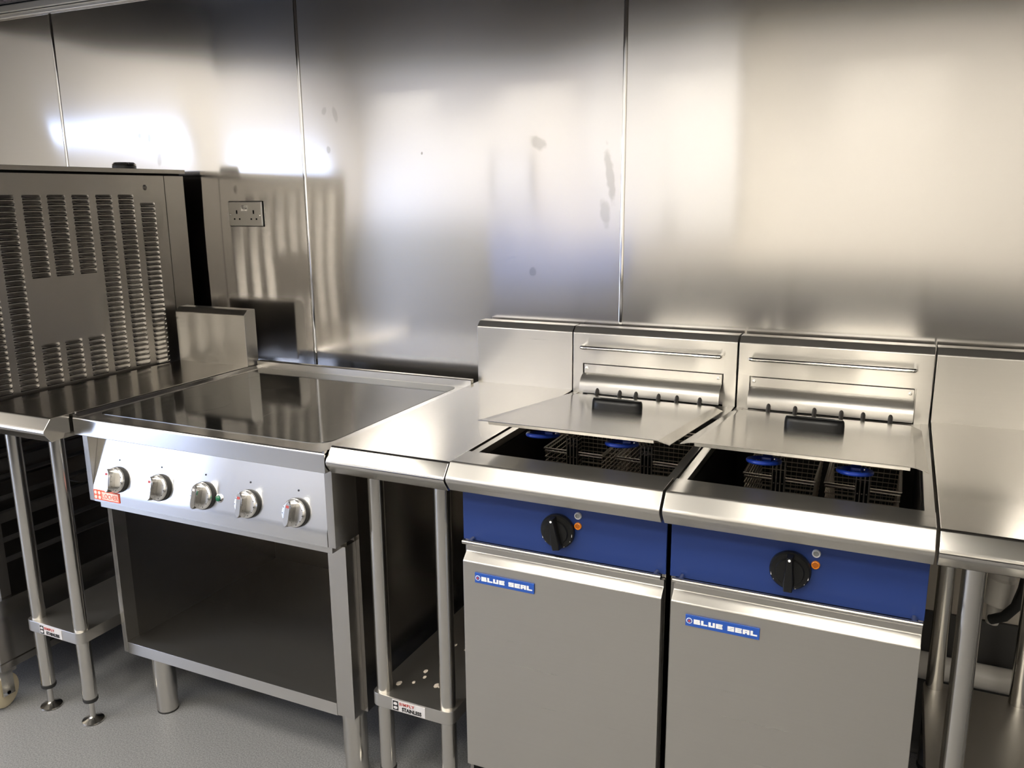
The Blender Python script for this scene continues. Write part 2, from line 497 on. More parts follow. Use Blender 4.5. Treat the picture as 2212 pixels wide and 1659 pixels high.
# unseen blue crate, added for the blue patch mirrored in the cladding
t = thing('added_crate', 'unseen blue crate added on the far counter for its reflection', 'crate', (-1.5, -3.6, .90))
bm = bmesh.new()
box(bm, -1.95, -1.05, -3.78, -3.40, .9005, .910)
for q in ((-1.95, -1.93, -3.78, -3.40), (-1.07, -1.05, -3.78, -3.40), (-1.93, -1.07, -3.78, -3.76), (-1.93, -1.07, -3.42, -3.40)):
    box(bm, *q, .910, 1.10)
obj('crate_body', bm, 'film_blue', t)
bm = bmesh.new()
for q in ((-1.965, -1.035, -3.795, -3.78), (-1.965, -1.035, -3.40, -3.385), (-1.965, -1.95, -3.78, -3.40), (-1.05, -1.035, -3.78, -3.40)):
    box(bm, *q, 1.075, 1.10)
obj('crate_rim', bm, 'film_blue', t)
# steel counter opposite the cookline: a row of drawers over a base coloured black for its shade
t = thing('steel_counter', 'long steel counter with a row of drawers against the far wall', 'counter', (.2, -3.65, 0))
obj('counter_top', B(-2.02, 2.42, -3.99, -3.32, .86, .90, bev=.004), 'counter', t)
obj('drawer_case', B(-2.0, 2.4, -3.97, -3.38, .655, .86), 'dark_panel', t)
obj('base_back', B(-2.0, 2.4, -3.97, -3.95, .15, .655), 'gap', t)
obj('base_shelf', B(-2.0, 2.4, -3.95, -3.36, .15, .18), 'gap', t)
obj('base_shade_sheet', B(-2.0, 2.4, -3.40, -3.385, .18, .655), 'gap', t)  # black sheet in place of the shade under the drawers
for k in range(6):
    x0 = -1.995 + k*.733
    d = obj('drawer', B(x0, x0+.72, -3.38, -3.358, .665, .85, bev=.003), 'drawer', t)
    obj('handle', B(x0+.1, x0+.62, -3.385, -3.359, .79, .81, bev=.004), 'steel', d)
for x in (-1.9, 2.3):
    for y in (-3.9, -3.42):
        bm = bmesh.new(); cyl(bm, (x, y, 0), (x, y, .15), .025)
        obj('leg', bm, 'tube', t)

# ------------------------------------------------------------------ infill benches
NOSE = [(-.789, .915), (-.816, .8818), (-.794, .8527)]
def bench_profile(back):
    return rounded([(back, .915), NOSE[0], NOSE[1], NOSE[2], (-.76, .856), (-.755, .866), (back, .866)], {1: .004, 2: .010, 3: .004}, 0)

def make_bench(x0, x1, dy, z_off, label, leg_y, scraps=0):
    xc = (x0+x1)/2
    t = thing('infill_bench', label, 'bench', (xc, -.42+dy, 0), 'narrow steel infill benches')
    top = .915 + z_off
    prof = [(y+dy, z+z_off) for y, z in bench_profile(-.068)]
    bm = bmesh.new(); prism(bm, prof, x0+.001, x1-.001, bev=.0012)
    wt = obj('worktop', bm, 'counter', t)
    # deep side returns, seen where the bench stands proud of its neighbour
    sp = [(-.075, top-.02), (-.075, 1.076), (-.058, 1.092), (-.022, 1.092), (-.022, top-.02)]
    sp = [(y+dy, z) for y, z in sp]
    bm = bmesh.new(); prism(bm, rounded(sp, {1: .003, 2: .003}, 0), x0+.001, x1-.001, bev=.0012)
    obj('splashback', bm, 'steel', t)
    for s, xx in ((-1, x0), (1, x1)):
        a, b2 = (xx+.002, xx+.005) if s < 0 else (xx-.005, xx-.002)
        bm = bmesh.new(); prism(bm, [(-.78+dy, .905+z_off), (-.785+dy, .856+z_off), (-.70+dy, .853+z_off), (-.08+dy, .853+z_off), (-.08+dy, .905+z_off)], a, b2)
        obj('side_return', bm, 'steel_y', wt)
    xs = (xc-.087, xc+.087); ys = (leg_y, -.17+dy)
    for x in xs:
        for y in ys:
            bm = bmesh.new(); cyl(bm, (x, y, .075), (x, y, .862), .019, seg=28)
            lg = obj('leg', bm, 'tube', t)
            bm = bmesh.new(); lathe(bm, [(0, .064), (.0185, .064), (.0205, .068), (.0205, .075), (0, .075)], (x, y, 0), (0, 0, 1))
            obj('collar', bm, 'rubber', lg)
            bm = bmesh.new(); lathe(bm, [(0, 0), (.028, 0), (.030, .002), (.029, .005), (.014, .011), (.008, .016), (.0075, .066), (0, .066)], (x, y, 0), (0, 0, 1))
            obj('foot', bm, 'tube', lg)
    # undershelf with rounded corners wrapped round the legs
    xa, xb, ya, yb = xs[0]-.024, xs[1]+.024, ys[0]-.026, ys[1]+.024
    plan = rounded([(xa, ya), (xb, ya), (xb, yb), (xa, yb)], {0: .022, 1: .022, 2: .022, 3: .022}, 0, seg=6)
    bm = bmesh.new(); prism(bm, plan, .252, .286, axis='z', bev=.002)
    sh = obj('undershelf', bm, 'shelf', t)
    # maker's sticker
    lx0, lx1, ly = xc-.050, xc+.040, ya-.0012
    st = obj('sticker', B(lx0, lx1, ly, ya+.002, .2555, .2825), 'sticker', sh)
    ly -= .0006
    obj('logo_square', B(lx0+.002, lx0+.017, ly, ly+.001, .257, .281), 'print_black', st)
    for k, (cz, fl) in enumerate(((.2745, 1), (.2635, -1))):
        pts = []
        cx = lx0+.0095
        for i in range(12):
            a = math.pi*i/11
            pts.append((cx + .0055*math.cos(a), cz + fl*.0045*math.sin(a) - fl*.001))
        for i in range(12):
            a = math.pi*(1-i/11)
            pts.append((cx + .0055*math.cos(a)*.98, cz - fl*.0025*math.sin(a) - fl*.0012))
        bm = bmesh.new(); prism(bm, pts, ly-.0006, ly+.0004, axis='y')
        obj('logo_swoosh', bm, 'sticker', st)
    add_text('lettering', 'SIMPLY', lx0+.020, ly, .2724, .0100, 'print_red', st, sx=1.1, space=1.25, bold=.0002)
    add_text('lettering', 'STAINLESS', lx0+.027, ly, .2588, .0130, 'print_black', st, sx=.88, bold=.00035)
    rnd = random.Random(3)
    for k in range(scraps):
        px = rnd.uniform(xa+.04, xb-.03); py = rnd.uniform(ya+.04, ya+.34)
        a0 = rnd.uniform(0, 6.28); rr = rnd.uniform(.004, .008)
        pl = [(px + rr*rnd.uniform(.6, 1.1)*math.cos(a0+i*2*math.pi/7), py + 1.6*rr*rnd.uniform(.6, 1.1)*math.sin(a0+i*2*math.pi/7)) for i in range(7)]
        bm = bmesh.new(); prism(bm, pl, .2858, .2865, axis='z')
        obj('film_scrap', bm, 'film_scrap', sh)
    return t

make_bench(-.300, -.001, 0, -.003, 'narrow steel infill bench between the hob and the left blue-panelled fryer', -.715, scraps=11)
make_bench(-1.406, -1.106, -.078, -.006, 'narrow steel infill bench between the louvred oven and the hob', -.815)
make_bench(.905, 1.205, 0, 0, 'narrow steel infill bench right of the right-hand fryer', -.72)

# ------------------------------------------------------------------ hob unit
HX0, HX1 = -1.100, -.302
t = thing('cooking_hob', 'black glass-topped electric hob on an open steel stand with five chrome knobs', 'cooker', ((HX0+HX1)/2, -.45, 0))
bm = bmesh.new(); prism(bm, rounded([(-.098, .853), (-.812, .853), (-.812, .900), (-.098, .900)], {1: .002, 2: .006}, 0), HX0, HX1, bev=.001)
frame = obj('top_frame', bm, 'panel_steel', t)
gl = rounded([(HX0+.030, -.760), (HX1-.040, -.760), (HX1-.040, -.122), (HX0+.030, -.122)], {0: .03, 1: .055, 2: .03, 3: .01}, 0, seg=8)
bm = bmesh.new(); prism(bm, [(x+dx, y+dy2) for (x, y), dx, dy2 in [(p, .0, 0) for p in gl]], .8992, .9012, axis='z', bev=.0006)
glass = obj('ceramic_glass', bm, 'glass', t)
for cx, cy, rr in ((-.90, -.28, .105), (-.53, -.28, .09), (-.90, -.58, .09), (-.53, -.58, .115)):
    bm = bmesh.new()
    tube(bm, [(cx + rr*math.cos(a*math.pi/24), cy + rr*math.sin(a*math.pi/24), .9009-.0) for a in range(48)], .0004, seg=6, closed=True)
    obj('cooking_zone', bm, 'zone', glass)
bm = bmesh.new(); prism(bm, [(-.116, .899), (-.116, .921), (-.113, .923), (-.099, .923), (-.099, .899)], HX0, HX1, bev=.0008)
obj('rear_upstand', bm, 'steel', t)
bm = bmesh.new(); prism(bm, [(HX0, .895), (HX0, .9075), (HX0+.008, .9085), (HX0+.020, .902), (HX0+.020, .895)], -.810, -.099, axis='y')
obj('side_rim', bm, 'steel_y', t)
bm = bmesh.new(); cyl(bm, (HX0-.001, -.800, .898), (HX0-.001, -.800, .912), .0022, seg=10)
obj('corner_pin', bm, 'chrome', t)
bm = bmesh.new(); prism(bm, [(HX1-.006, .895), (HX1-.006, .904), (HX1, .904), (HX1, .895)], -.81, -.099, axis='y')
obj('side_rim', bm, 'steel_y', t)
# control head: cheeks, tilted panel
for x0, x1 in ((HX0, HX0+.019), (HX1-.021, HX1)):
    bm = bmesh.new(); prism(bm, [(-.790, .667), (-.790, .852), (-.70, .852), (-.70, .667)], x0, x1, bev=.0008)
    obj('cheek', bm, 'steel_z', t)
PT, PBm = (-.755, .851), (-.7915, .700)
bm = bmesh.new(); prism(bm, rounded([PT, PBm, (-.7915, .667), (-.78, .667), (-.74, .851)], {1: .01}, 0), HX0+.0195, HX1-.0215)
cp = obj('control_panel', bm, 'panel_steel', t)
bm = bmesh.new(); prism(bm, [(-.775, .645), (-.775, .667), (-.72, .667), (-.72, .645)], HX0+.02, HX1-.022)
obj('lower_trim', bm, 'steel', t)
pn = Vector((0, -(PT[1]-PBm[1]), -(PT[0]-PBm[0]) * -1)).normalized()   # outward normal of the tilted panel
pn = Vector((0, -(PT[1]-PBm[1]), (PT[0]-PBm[0]))).normalized()
def on_panel(x, z, out=0.0):
    tt = (z - PBm[1])/(PT[1]-PBm[1]); y = PBm[0] + tt*(PT[0]-PBm[0])
    return Vector((x, y, z)) + pn*out
up = Vector((0, 0, 1)); up = (up - pn*up.dot(pn)).normalized(); rt = Vector((1, 0, 0))
for k, kx in enumerate((-.993, -.844, -.697, -.556, -.413)):
    o0 = on_panel(kx, .735)
    bm = bmesh.new(); lathe(bm, [(0, .0), (.0345, 0), (.0345, .006), (.0325, .007), (0, .007)], o0, pn, seg=36)
    kb = obj('knob', bm, 'rubber', t)
    bm = bmesh.new(); lathe(bm, [(0, .007), (.0325, .007), (.0335, .009), (.0325, .013), (.029, .016), (.0, .017)], o0, pn, seg=40)
    obj('dial', bm, 'dial', kb)
    ang = R((-4, 2, 3, 0, 4)[k])
    ax = (up*math.cos(ang) + rt*math.sin(ang)); sd = ax.cross(pn)
    # grip bar standing across the dial
    bm = bmesh.new()
    prof = []
    for i in range(24):
        a = 2*math.pi*i/24
        xx, yy = .0115*math.cos(a), .031*math.sin(a)
        xx = max(-.0085, min(.0085, xx))
        prof.append((xx, yy))
    lo = [bm.verts.new(o0 + sd*a + ax*b2 + pn*.014) for a, b2 in prof]
    md = [bm.verts.new(o0 + sd*a*.95 + ax*b2*.98 + pn*.034) for a, b2 in prof]
    hi = [bm.verts.new(o0 + sd*a*.75 + ax*b2*.92 + pn*.037) for a, b2 in prof]
    for A, C in ((lo, md), (md, hi)):
        for i in range(24):
            bm.faces.new((A[i], A[(i+1) % 24], C[(i+1) % 24], C[i]))
    bm.faces.new(hi)
    obj('grip', bm, 'chrome', kb)
    bm = bmesh.new()
    c0 = o0 + pn*.0372 + ax*.017
    vs = [bm.verts.new(c0 + sd*a + ax*b2 + pn*h) for h in (0, .0004) for a, b2 in ((-.004, -.003), (.004, -.003), (.004, .003), (-.004, .003))]
    for q in ((3, 2, 1, 0), (4, 5, 6, 7), (0, 1, 5, 4), (1, 2, 6, 5), (2, 3, 7, 6), (3, 0, 4, 7)): bm.faces.new([vs[i] for i in q])
    obj('red_mark' if k != 2 else 'mark', bm, 'print_red' if k != 2 else 'sticker', kb)
    bm = bmesh.new()
    for i in range(1, 10):
        a = R(40 + i*28)
        q = o0 + pn*.0150 + (up*math.cos(a) + rt*math.sin(a))*.0285
        lathe(bm, [(0, .0012), (.0013, .0012), (.0013, 0), (0, 0)], q, pn, seg=6)
    obj('dial_marks', bm, 'print_black', kb)
    bm = bmesh.new(); lathe(bm, [(0, 0.0008), (.0024, .0008), (.0024, -.001), (0, -.001)], on_panel(kx+.0, .785), pn, seg=12)
    obj('index_dot', bm, 'print_black', cp)
o0 = on_panel(-.648, .735)
bm = bmesh.new(); lathe(bm, [(0, 0), (.0105, 0), (.0105, .003), (.008, .004), (0, .004)], o0, pn)
pl = obj('pilot_lamp', bm, 'chrome', t)
bm = bmesh.new(); lathe(bm, [(0, .003), (.0078, .003), (.007, .006), (.004, .008), (0, .009)], o0, pn)
obj('lens', bm, 'green', pl)
# maker's sign
sy = -.7935
sg = obj('sign', B(-1.078, -.985, sy, -.786, .674, .7005), 'sign_red', t)
obj('sign_field', B(-1.047, -.988, sy-.0006, sy+.001, .677, .6975), 'sign_pale', sg)
for cx, cz in ((-1.0705, .6935), (-1.0565, .6935), (-1.0705, .681), (-1.0565, .681)):
    bm = bmesh.new(); lathe(bm, [(0, .0008), (.0048, .0008), (.0048, -.0005), (0, -.0005)], (cx, sy, cz), (0, -1, 0), seg=16)
    obj('sign_dot', bm, 'sign_pale', sg)
add_text('lettering', 'LOCHER', -1.0455, sy-.0008, .6805, .0185, 'sign_red', sg, sx=.80)
# open stand
for x0, x1, nm in ((HX0, HX0+.014, 'side_panel'), (HX1-.014, HX1, 'side_panel')):
    obj(nm, B(x0, x1, -.70, -.10, .195, .853), 'steel_y', t)
obj('stile', B(HX0, HX0+.016, -.742, -.70, .195, .667, bev=.001), 'steel_z', t)
obj('stile', B(HX1-.062, HX1-.010, -.742, -.70, .195, .650, bev=.001), 'steel_z', t)
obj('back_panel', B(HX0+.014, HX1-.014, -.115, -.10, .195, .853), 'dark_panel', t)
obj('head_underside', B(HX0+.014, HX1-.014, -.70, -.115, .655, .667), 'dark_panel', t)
sh = obj('bottom_shelf', B(HX0+.0142, HX1-.0142, -.70, -.115, .195, .222), 'steel', t)
obj('shelf_lip', B(HX0+.0165, HX1-.0625, -.742, -.7005, .193, .227, bev=.001), 'steel', t)
for x in (-1.018, -.355):
    for y in (-.685, -.17):
        bm = bmesh.new(); lathe(bm, [(0, .060), (.031, .060), (.031, .195), (0, .195)], (x, y, 0), (0, 0, 1), seg=32)
        lg = obj('leg', bm, 'tube', t)
        bm = bmesh.new(); lathe(bm, [(0, .004), (.0285, .004), (.0295, .008), (.0295, .060), (0, .060)], (x, y, 0), (0, 0, 1), seg=32)
        obj('leg_sleeve', bm, 'tube', lg)
        bm = bmesh.new(); lathe(bm, [(0, 0), (.029, 0), (.0295, .004), (0, .004)], (x, y, 0), (0, 0, 1), seg=32)
        obj('foot_pad', bm, 'rubber', lg)

# ------------------------------------------------------------------ fryers
def block_letters(s, x, y, z, w, h, mat, parent):
    """wide square lettering with thin slits"""
    G = {'B': [(0,0,1,.30),(0,.36,.92,.64),(0,.70,.95,1),(0,0,.34,1),(.72,.05,1,.45),(.68,.55,.95,.95)],
         'L': [(0,0,.36,1),(0,0,1,.30)],
         'U': [(0,0,.36,1),(.64,0,1,1),(0,0,1,.30)],
         'E': [(0,0,1,.28),(0,.37,.94,.63),(0,.72,1,1),(0,0,.34,1)],
         'S': [(0,0,1,.28),(0,.37,1,.63),(0,.72,1,1),(0,.5,.36,1),(.64,0,1,.5)],
         'A': [(0,0,.36,1),(.64,0,1,1),(0,.68,1,1),(0,.28,1,.52)]}
    cx = x
    for ch in s:
        if ch == ' ':
            cx += w*.62; continue
        bm = bmesh.new()
        for i, (a, b2, c, d2) in enumerate(G[ch]):
            box(bm, cx+a*w, cx+c*w, y-.00002*i, y+.0008, z+b2*h, z+d2*h)
        obj('letter', bm, mat, parent)
        cx += w*1.13

def make_fryer(knob_turn, label):
    """built between x=0 and x=.45 with the wall at y=0"""
    t = thing('deep_fryer', label, 'fryer', (.225, -.42, 0), 'blue-panelled fryers')
    w0, w1 = .0012, .4488
    # cabinet
    bm = bmesh.new()
    box(bm, .004, .012, -.735, -.03, .12, .90); box(bm, .438, .446, -.735, -.03, .12, .90)
    box(bm, .012, .438, -.04, -.03, .12, .90); box(bm, .012, .438, -.735, -.04, .12, .13)
    obj('cabinet', bm, 'steel_y', t)
    obj('front_recess', B(.0125, .4375, -.736, -.728, .131, .86), 'gap', t)
    # top rail with rounded nose
    prof = rounded([(-.712, .915), NOSE[0], NOSE[1], NOSE[2], (-.742, .858), (-.737, .89), (-.712, .89)], {1: .004, 2: .010, 3: .004}, 0)
    bm = bmesh.new(); prism(bm, prof, w0, w1, bev=.0015)
    obj('front_rail', bm, 'steel', t)
    # tank
    bm = bmesh.new()
    X0, X1, Y0, Y1, Z0, Z1 = .018, .432, -.711, -.16, .60, .905
    for a in ((w0, X0, -.711, -.075), (X1, w1, -.711, -.075)): box(bm, *a, .892, .908)
    box(bm, X0, X1, Y1, -.075, .892, .905)
    obj('tank_rim', bm, 'steel', t)
    bm = bmesh.new()
    box(bm, X0, X0+.004, Y0, Y1, Z0, .8915); box(bm, X1-.004, X1, Y0, Y1, Z0, .8915)
    box(bm, X0+.004, X1-.004, Y0, Y0+.004, Z0, .8885); box(bm, X0+.004, X1-.004, Y1-.004, Y1, Z0, .8915)
    box(bm, X0, X1, Y0, Y1, Z0-.01, Z0)
    obj('tank', bm, 'tank', t)
    # splashback with a slot for the element cover
    bm = bmesh.new()
    prism(bm, rounded([(-.075, .992), (-.075, 1.076), (-.058, 1.092), (-.022, 1.092), (-.022, .992)], {1: .003, 2: .003}, 0), w0, w1, bev=.001)
    box(bm, w0, .030, -.075, -.022, .905, .9921); box(bm, .417, w1, -.075, -.022, .905, .9921)
    box(bm, .030, .417, -.055, -.022, .905, .992)
    obj('splashback', bm, 'steel', t)
    bm = bmesh.new(); pts = [(.032, -.074, 1.040), (.032, -.094, 1.040), (.034, -.099, 1.040), (.039, -.101, 1.040)]
    pts += [(.403, -.101, 1.040), (.408, -.099, 1.040), (.410, -.094, 1.040), (.410, -.074, 1.040)]
    tube(bm, pts, .0055, seg=12)
    obj('hanging_rail', bm, 'chrome', t)
    sl = obj('cover_strip', B(.034, .413, -.0745, -.066, .964, .989, bev=.0008), 'steel', t)
    for x in (.042, .404):
        bm = bmesh.new(); lathe(bm, [(0, 0), (.0042, 0), (.0042, .002), (.002, .0028), (0, .0028)], (x, -.0745, .979), (0, -1, 0), seg=14)
        obj('screw', bm, 'chrome', sl)
    arc = [(-.0735, .966), (-.080, .9655), (-.090, .9625), (-.100, .956), (-.108, .946), (-.112, .935), (-.113, .917)]
    inner = [(y+.0022, z-.0012) for y, z in arc][::-1]; inner[0] = (-.1108, .917)
    bm = bmesh.new(); prism(bm, arc + inner, .033, .414)
    obj('element_cover', bm, 'steel', t, smooth=50)
    for x in (.086, .150, .195, .257, .306, .366):
        bm = bmesh.new(); tube(bm, [(x, -.086, .945), (x, -.100, .938), (x, -.112, .925), (x, -.124, .912), (x, -.132, .903)], .0055, seg=10)
        obj('heating_element', bm, 'dark_panel', t)
    bm = bmesh.new(); cyl(bm, (.02, -.150, .903), (.43, -.150, .903), .003, seg=8)
    obj('element_bar', bm, 'steel', t)
    # control panel
    bm = bmesh.new(); prism(bm, [(-.742, .7265), (-.742, .856), (-.736, .856), (-.736, .7265)], .003, .447, bev=.0008)
    cp = obj('control_panel', bm, 'blue', t)
    c = Vector((.2235, -.742, .782)); n_ = Vector((0, -1, 0))
    bm = bmesh.new(); lathe(bm, [(0, 0), (.0355, 0), (.0365, .003), (.036, .010), (.033, .0135), (.026, .0145), (.024, .018), (0, .019)], c, n_, seg=40)
    kn = obj('knob', bm, 'black', t)
    a = R(knob_turn); ax = Vector((math.sin(a), 0, math.cos(a))); sd = Vector((ax.z, 0, -ax.x))
    bm = bmesh.new()
    prof = [(-.0052, .034), (.0052, .034), (.0068, .010), (.0095, -.018), (.0080, -.033), (-.0080, -.033), (-.0095, -.018), (-.0068, .010)]
    rings = []
    for h, sc in ((.006, 1.12), (.026, .98), (.0305, .90), (.0318, .74)):
        rings.append([bm.verts.new(c + n_*h + sd*p*sc + ax*q*(1 if h < .02 else .97)) for p, q in prof])
    for A, C in zip(rings, rings[1:]):
        for i in range(8): bm.faces.new((A[i], A[(i+1) % 8], C[(i+1) % 8], C[i]))
    bm.faces.new(rings[-1])
    obj('grip', bm, 'black', kn)
    bm = bmesh.new(); lathe(bm, [(0, .0008), (.0024, .0008), (.0024, -.002), (0, -.002)], c + n_*.0318 + ax*.0285, n_, seg=12)
    obj('white_dot', bm, 'white', kn)
    for ang, txt in ((105, 1), (128, 0), (160, 0), (255, 1), (235, 0)):
        aa = R(ang + knob_turn)
        q = c + n_*.0125 + Vector((math.sin(aa), 0, math.cos(aa)))*.0325
        bm = bmesh.new(); box(bm, q.x-.0012, q.x+.0012, q.y-.001, q.y+.001, q.z-(.003 if txt else .0012), q.z+(.003 if txt else .0012))
        obj('dial_mark', bm, 'sticker', kn)
    for z, m1, m2 in ((.8195, 'clear', 'clear_dark'), (.7975, 'amber', 'amber_dark')):
        bm = bmesh.new(); lathe(bm, [(.0048, .0035), (.0058, .0045), (.0072, .0035), (.0076, 0), (0, 0)], (.2655, -.742, z), n_, seg=24)
        lp = obj('indicator_lamp', bm, m1, t)
        bm = bmesh.new(); lathe(bm, [(0, .0026), (.0050, .0026), (.0050, .001), (0, .001)], (.2655, -.742, z), n_, seg=20)
        obj('lens', bm, m2, lp)
    # door
    prof = rounded([(-.738, .716), (-.747, .716), (-.747, .703), (-.765, .686), (-.765, .190), (-.738, .190)], {2: .002, 3: .003, 4: .003}, 0)
    bm = bmesh.new(); prism(bm, prof, .012, .4455, bev=.0015)
    dr = obj('door', bm, 'steel', t)
    bm = bmesh.new(); cyl(bm, (.015, -.768, .7315), (.444, -.768, .7315), .0052, seg=16)
    hr = obj('door_rail', bm, 'tube', dr)
    bm = bmesh.new()
    for x in (.028, .431): cyl(bm, (x, -.768, .7315), (x, -.745, .7315), .0045, seg=12)
    obj('rail_posts', bm, 'tube', hr)
    bd = obj('badge', B(.042, .1795, -.7685, -.7655, .6425, .6655, bev=.0006), 'badge_blue', dr)
    bm = bmesh.new(); lathe(bm, [(0, .0005), (.0058, .0005), (.0058, -.0005), (0, -.0005)], (.0495, -.7685, .654), n_, seg=20)
    rr = obj('badge_ring', bm, 'white', bd)
    bm = bmesh.new(); lathe(bm, [(0, .0009), (.0044, .0009), (.0044, 0), (0, 0)], (.0495, -.7685, .654), n_, seg=20)
    obj('badge_ring_field', bm, 'badge_blue', bd)
    bm = bmesh.new(); lathe(bm, [(0, .0013), (.0024, .0013), (.0024, 0), (0, 0)], (.0495, -.7685, .654), n_, seg=14)
    obj('badge_dot', bm, 'print_red', bd)
    block_letters('BLUE SEAL', .058, -.7691, .6492, .01235, .0095, 'white', bd)
    for x in (.05, .40):
        for y in (-.69, -.10):
            bm = bmesh.new(); lathe(bm, [(0, 0), (.026, 0), (.026, .05), (.021, .052), (.021, .12), (0, .12)], (x, y, 0), (0, 0, 1))
            obj('leg', bm, 'tube', t)
    return t

f1 = make_fryer(-10, 'left deep fryer with blue control panel, beside the bench next to the hob')
f2 = make_fryer(0, 'right deep fryer with blue control panel, nearest the right edge')
f2.location.x += .4525

# ------------------------------------------------------------------ fryer baskets
def make_basket(x0, x1, label, turn=0.0):
    yf, yb, zr = -.470, -.215, .862
    xc = (x0+x1)/2
    t = thing('fryer_basket', label, 'basket', (xc, (yf+yb)/2, .66), 'wire fryer baskets')
    bm = bmesh.new()
    for dz in (0, -.007):
        k = .0 if dz == 0 else .002
        tube(bm, [(x0+k, yf+k, zr+dz), (x1-k, yf+k, zr+dz), (x1-k, yb-k, zr+dz), (x0+k, yb-k, zr+dz)], .0023, seg=8, closed=True)
    obj('rim', bm, 'wire', t)
    bm = bmesh.new()
    rings = 14; zb = .70
    def loop(z):
        f = (zr - z)/(zr - zb)*.012
        return (x0+f, x1-f, yf+f, yb-f)
    for i in range(1, rings+1):
        z = zr - .010 - i*(zr-.010-zb)/rings
        a, b2, c, d2 = loop(z)
        tube(bm, [(a, c, z), (b2, c, z), (b2, d2, z), (a, d2, z)], .0013, seg=6, closed=True)
    a, b2, c, d2 = loop(zb)
    for i in range(11):
        u = (i+.5)/11
        x = x0 + (x1-x0)*u; xb = a + (b2-a)*u
        tube(bm, [(x, yf, zr), (xb, c, zb), (xb, d2, zb), (x, yb, zr)], .0005, seg=4)
    for i in range(20):
        u = (i+.5)/20
        y = yf + (yb-yf)*u; yy = c + (d2-c)*u
        tube(bm, [(x0, y, zr), (a, yy, zb), (b2, yy, zb), (x1, y, zr)], .0005, seg=4)
    obj('wire_mesh', bm, 'wire', t)
    # handle bracket: dark plate with four upright wires
    bm = bmesh.new()
    box(bm, xc-.014, xc+.014, yf-.004, yf-.0015, zr-.115, zr+.012)
    box(bm, xc-.015, xc+.015, yf-.005, yf-.0005, zr+.024, zr+.028)
    br = obj('handle_bracket', bm, 'dark_wire', t)
    bm = bmesh.new()
    tips = []
    for i in range(4):
        x = xc - .0125 + i*.0083
        tube(bm, [(x, yf-.005, zr-.10), (x, yf-.005, zr+.034), (xc + (x-xc)*.9, yf-.030, zr+.056), (xc + (x-xc)*.9, yf-.115, zr+.074)], .0014, seg=6)
    obj('handle_wires', bm, 'wire', t)
    bm = bmesh.new()
    for i in range(4):
        for k in range(4):
            q = (xc - .0085 + (i % 3)*.0085, yf-.0046, zr-.012-k*.024)
            if i < 3: lathe(bm, [(0, .0012), (.0016, .0012), (.0016, 0), (0, 0)], q, (0, -1, 0), seg=6)
    obj('rivets', bm, 'wire', br)
    # blue dipped loop grip
    pts = []
    for i in range(28):
        a = 2*math.pi*i/28
        u = math.cos(a); v = math.sin(a)
        px = xc - .012 + .029*u
        py = yf - .150 - .050*v
        pz = zr + .080 + .010*v
        pts.append((px, py, pz))
    bm = bmesh.new(); tube(bm, pts, .0043, seg=10, closed=True)
    box(bm, xc-.022, xc-.002, yf-.118, yf-.095, zr+.068, zr+.077, bev=.003)
    obj('grip', bm, 'handle_blue', t)
    return t
bl = ['left basket of the left fryer, under its lid', 'right basket of the left fryer, under its lid', 'left basket of the right fryer, under its lid', 'right basket of the right fryer, under its lid']
for k, (a, b2) in enumerate(((.078, .222), (.256, .400), (.542, .686), (.706, .850))):
    make_basket(a, b2, bl[k])

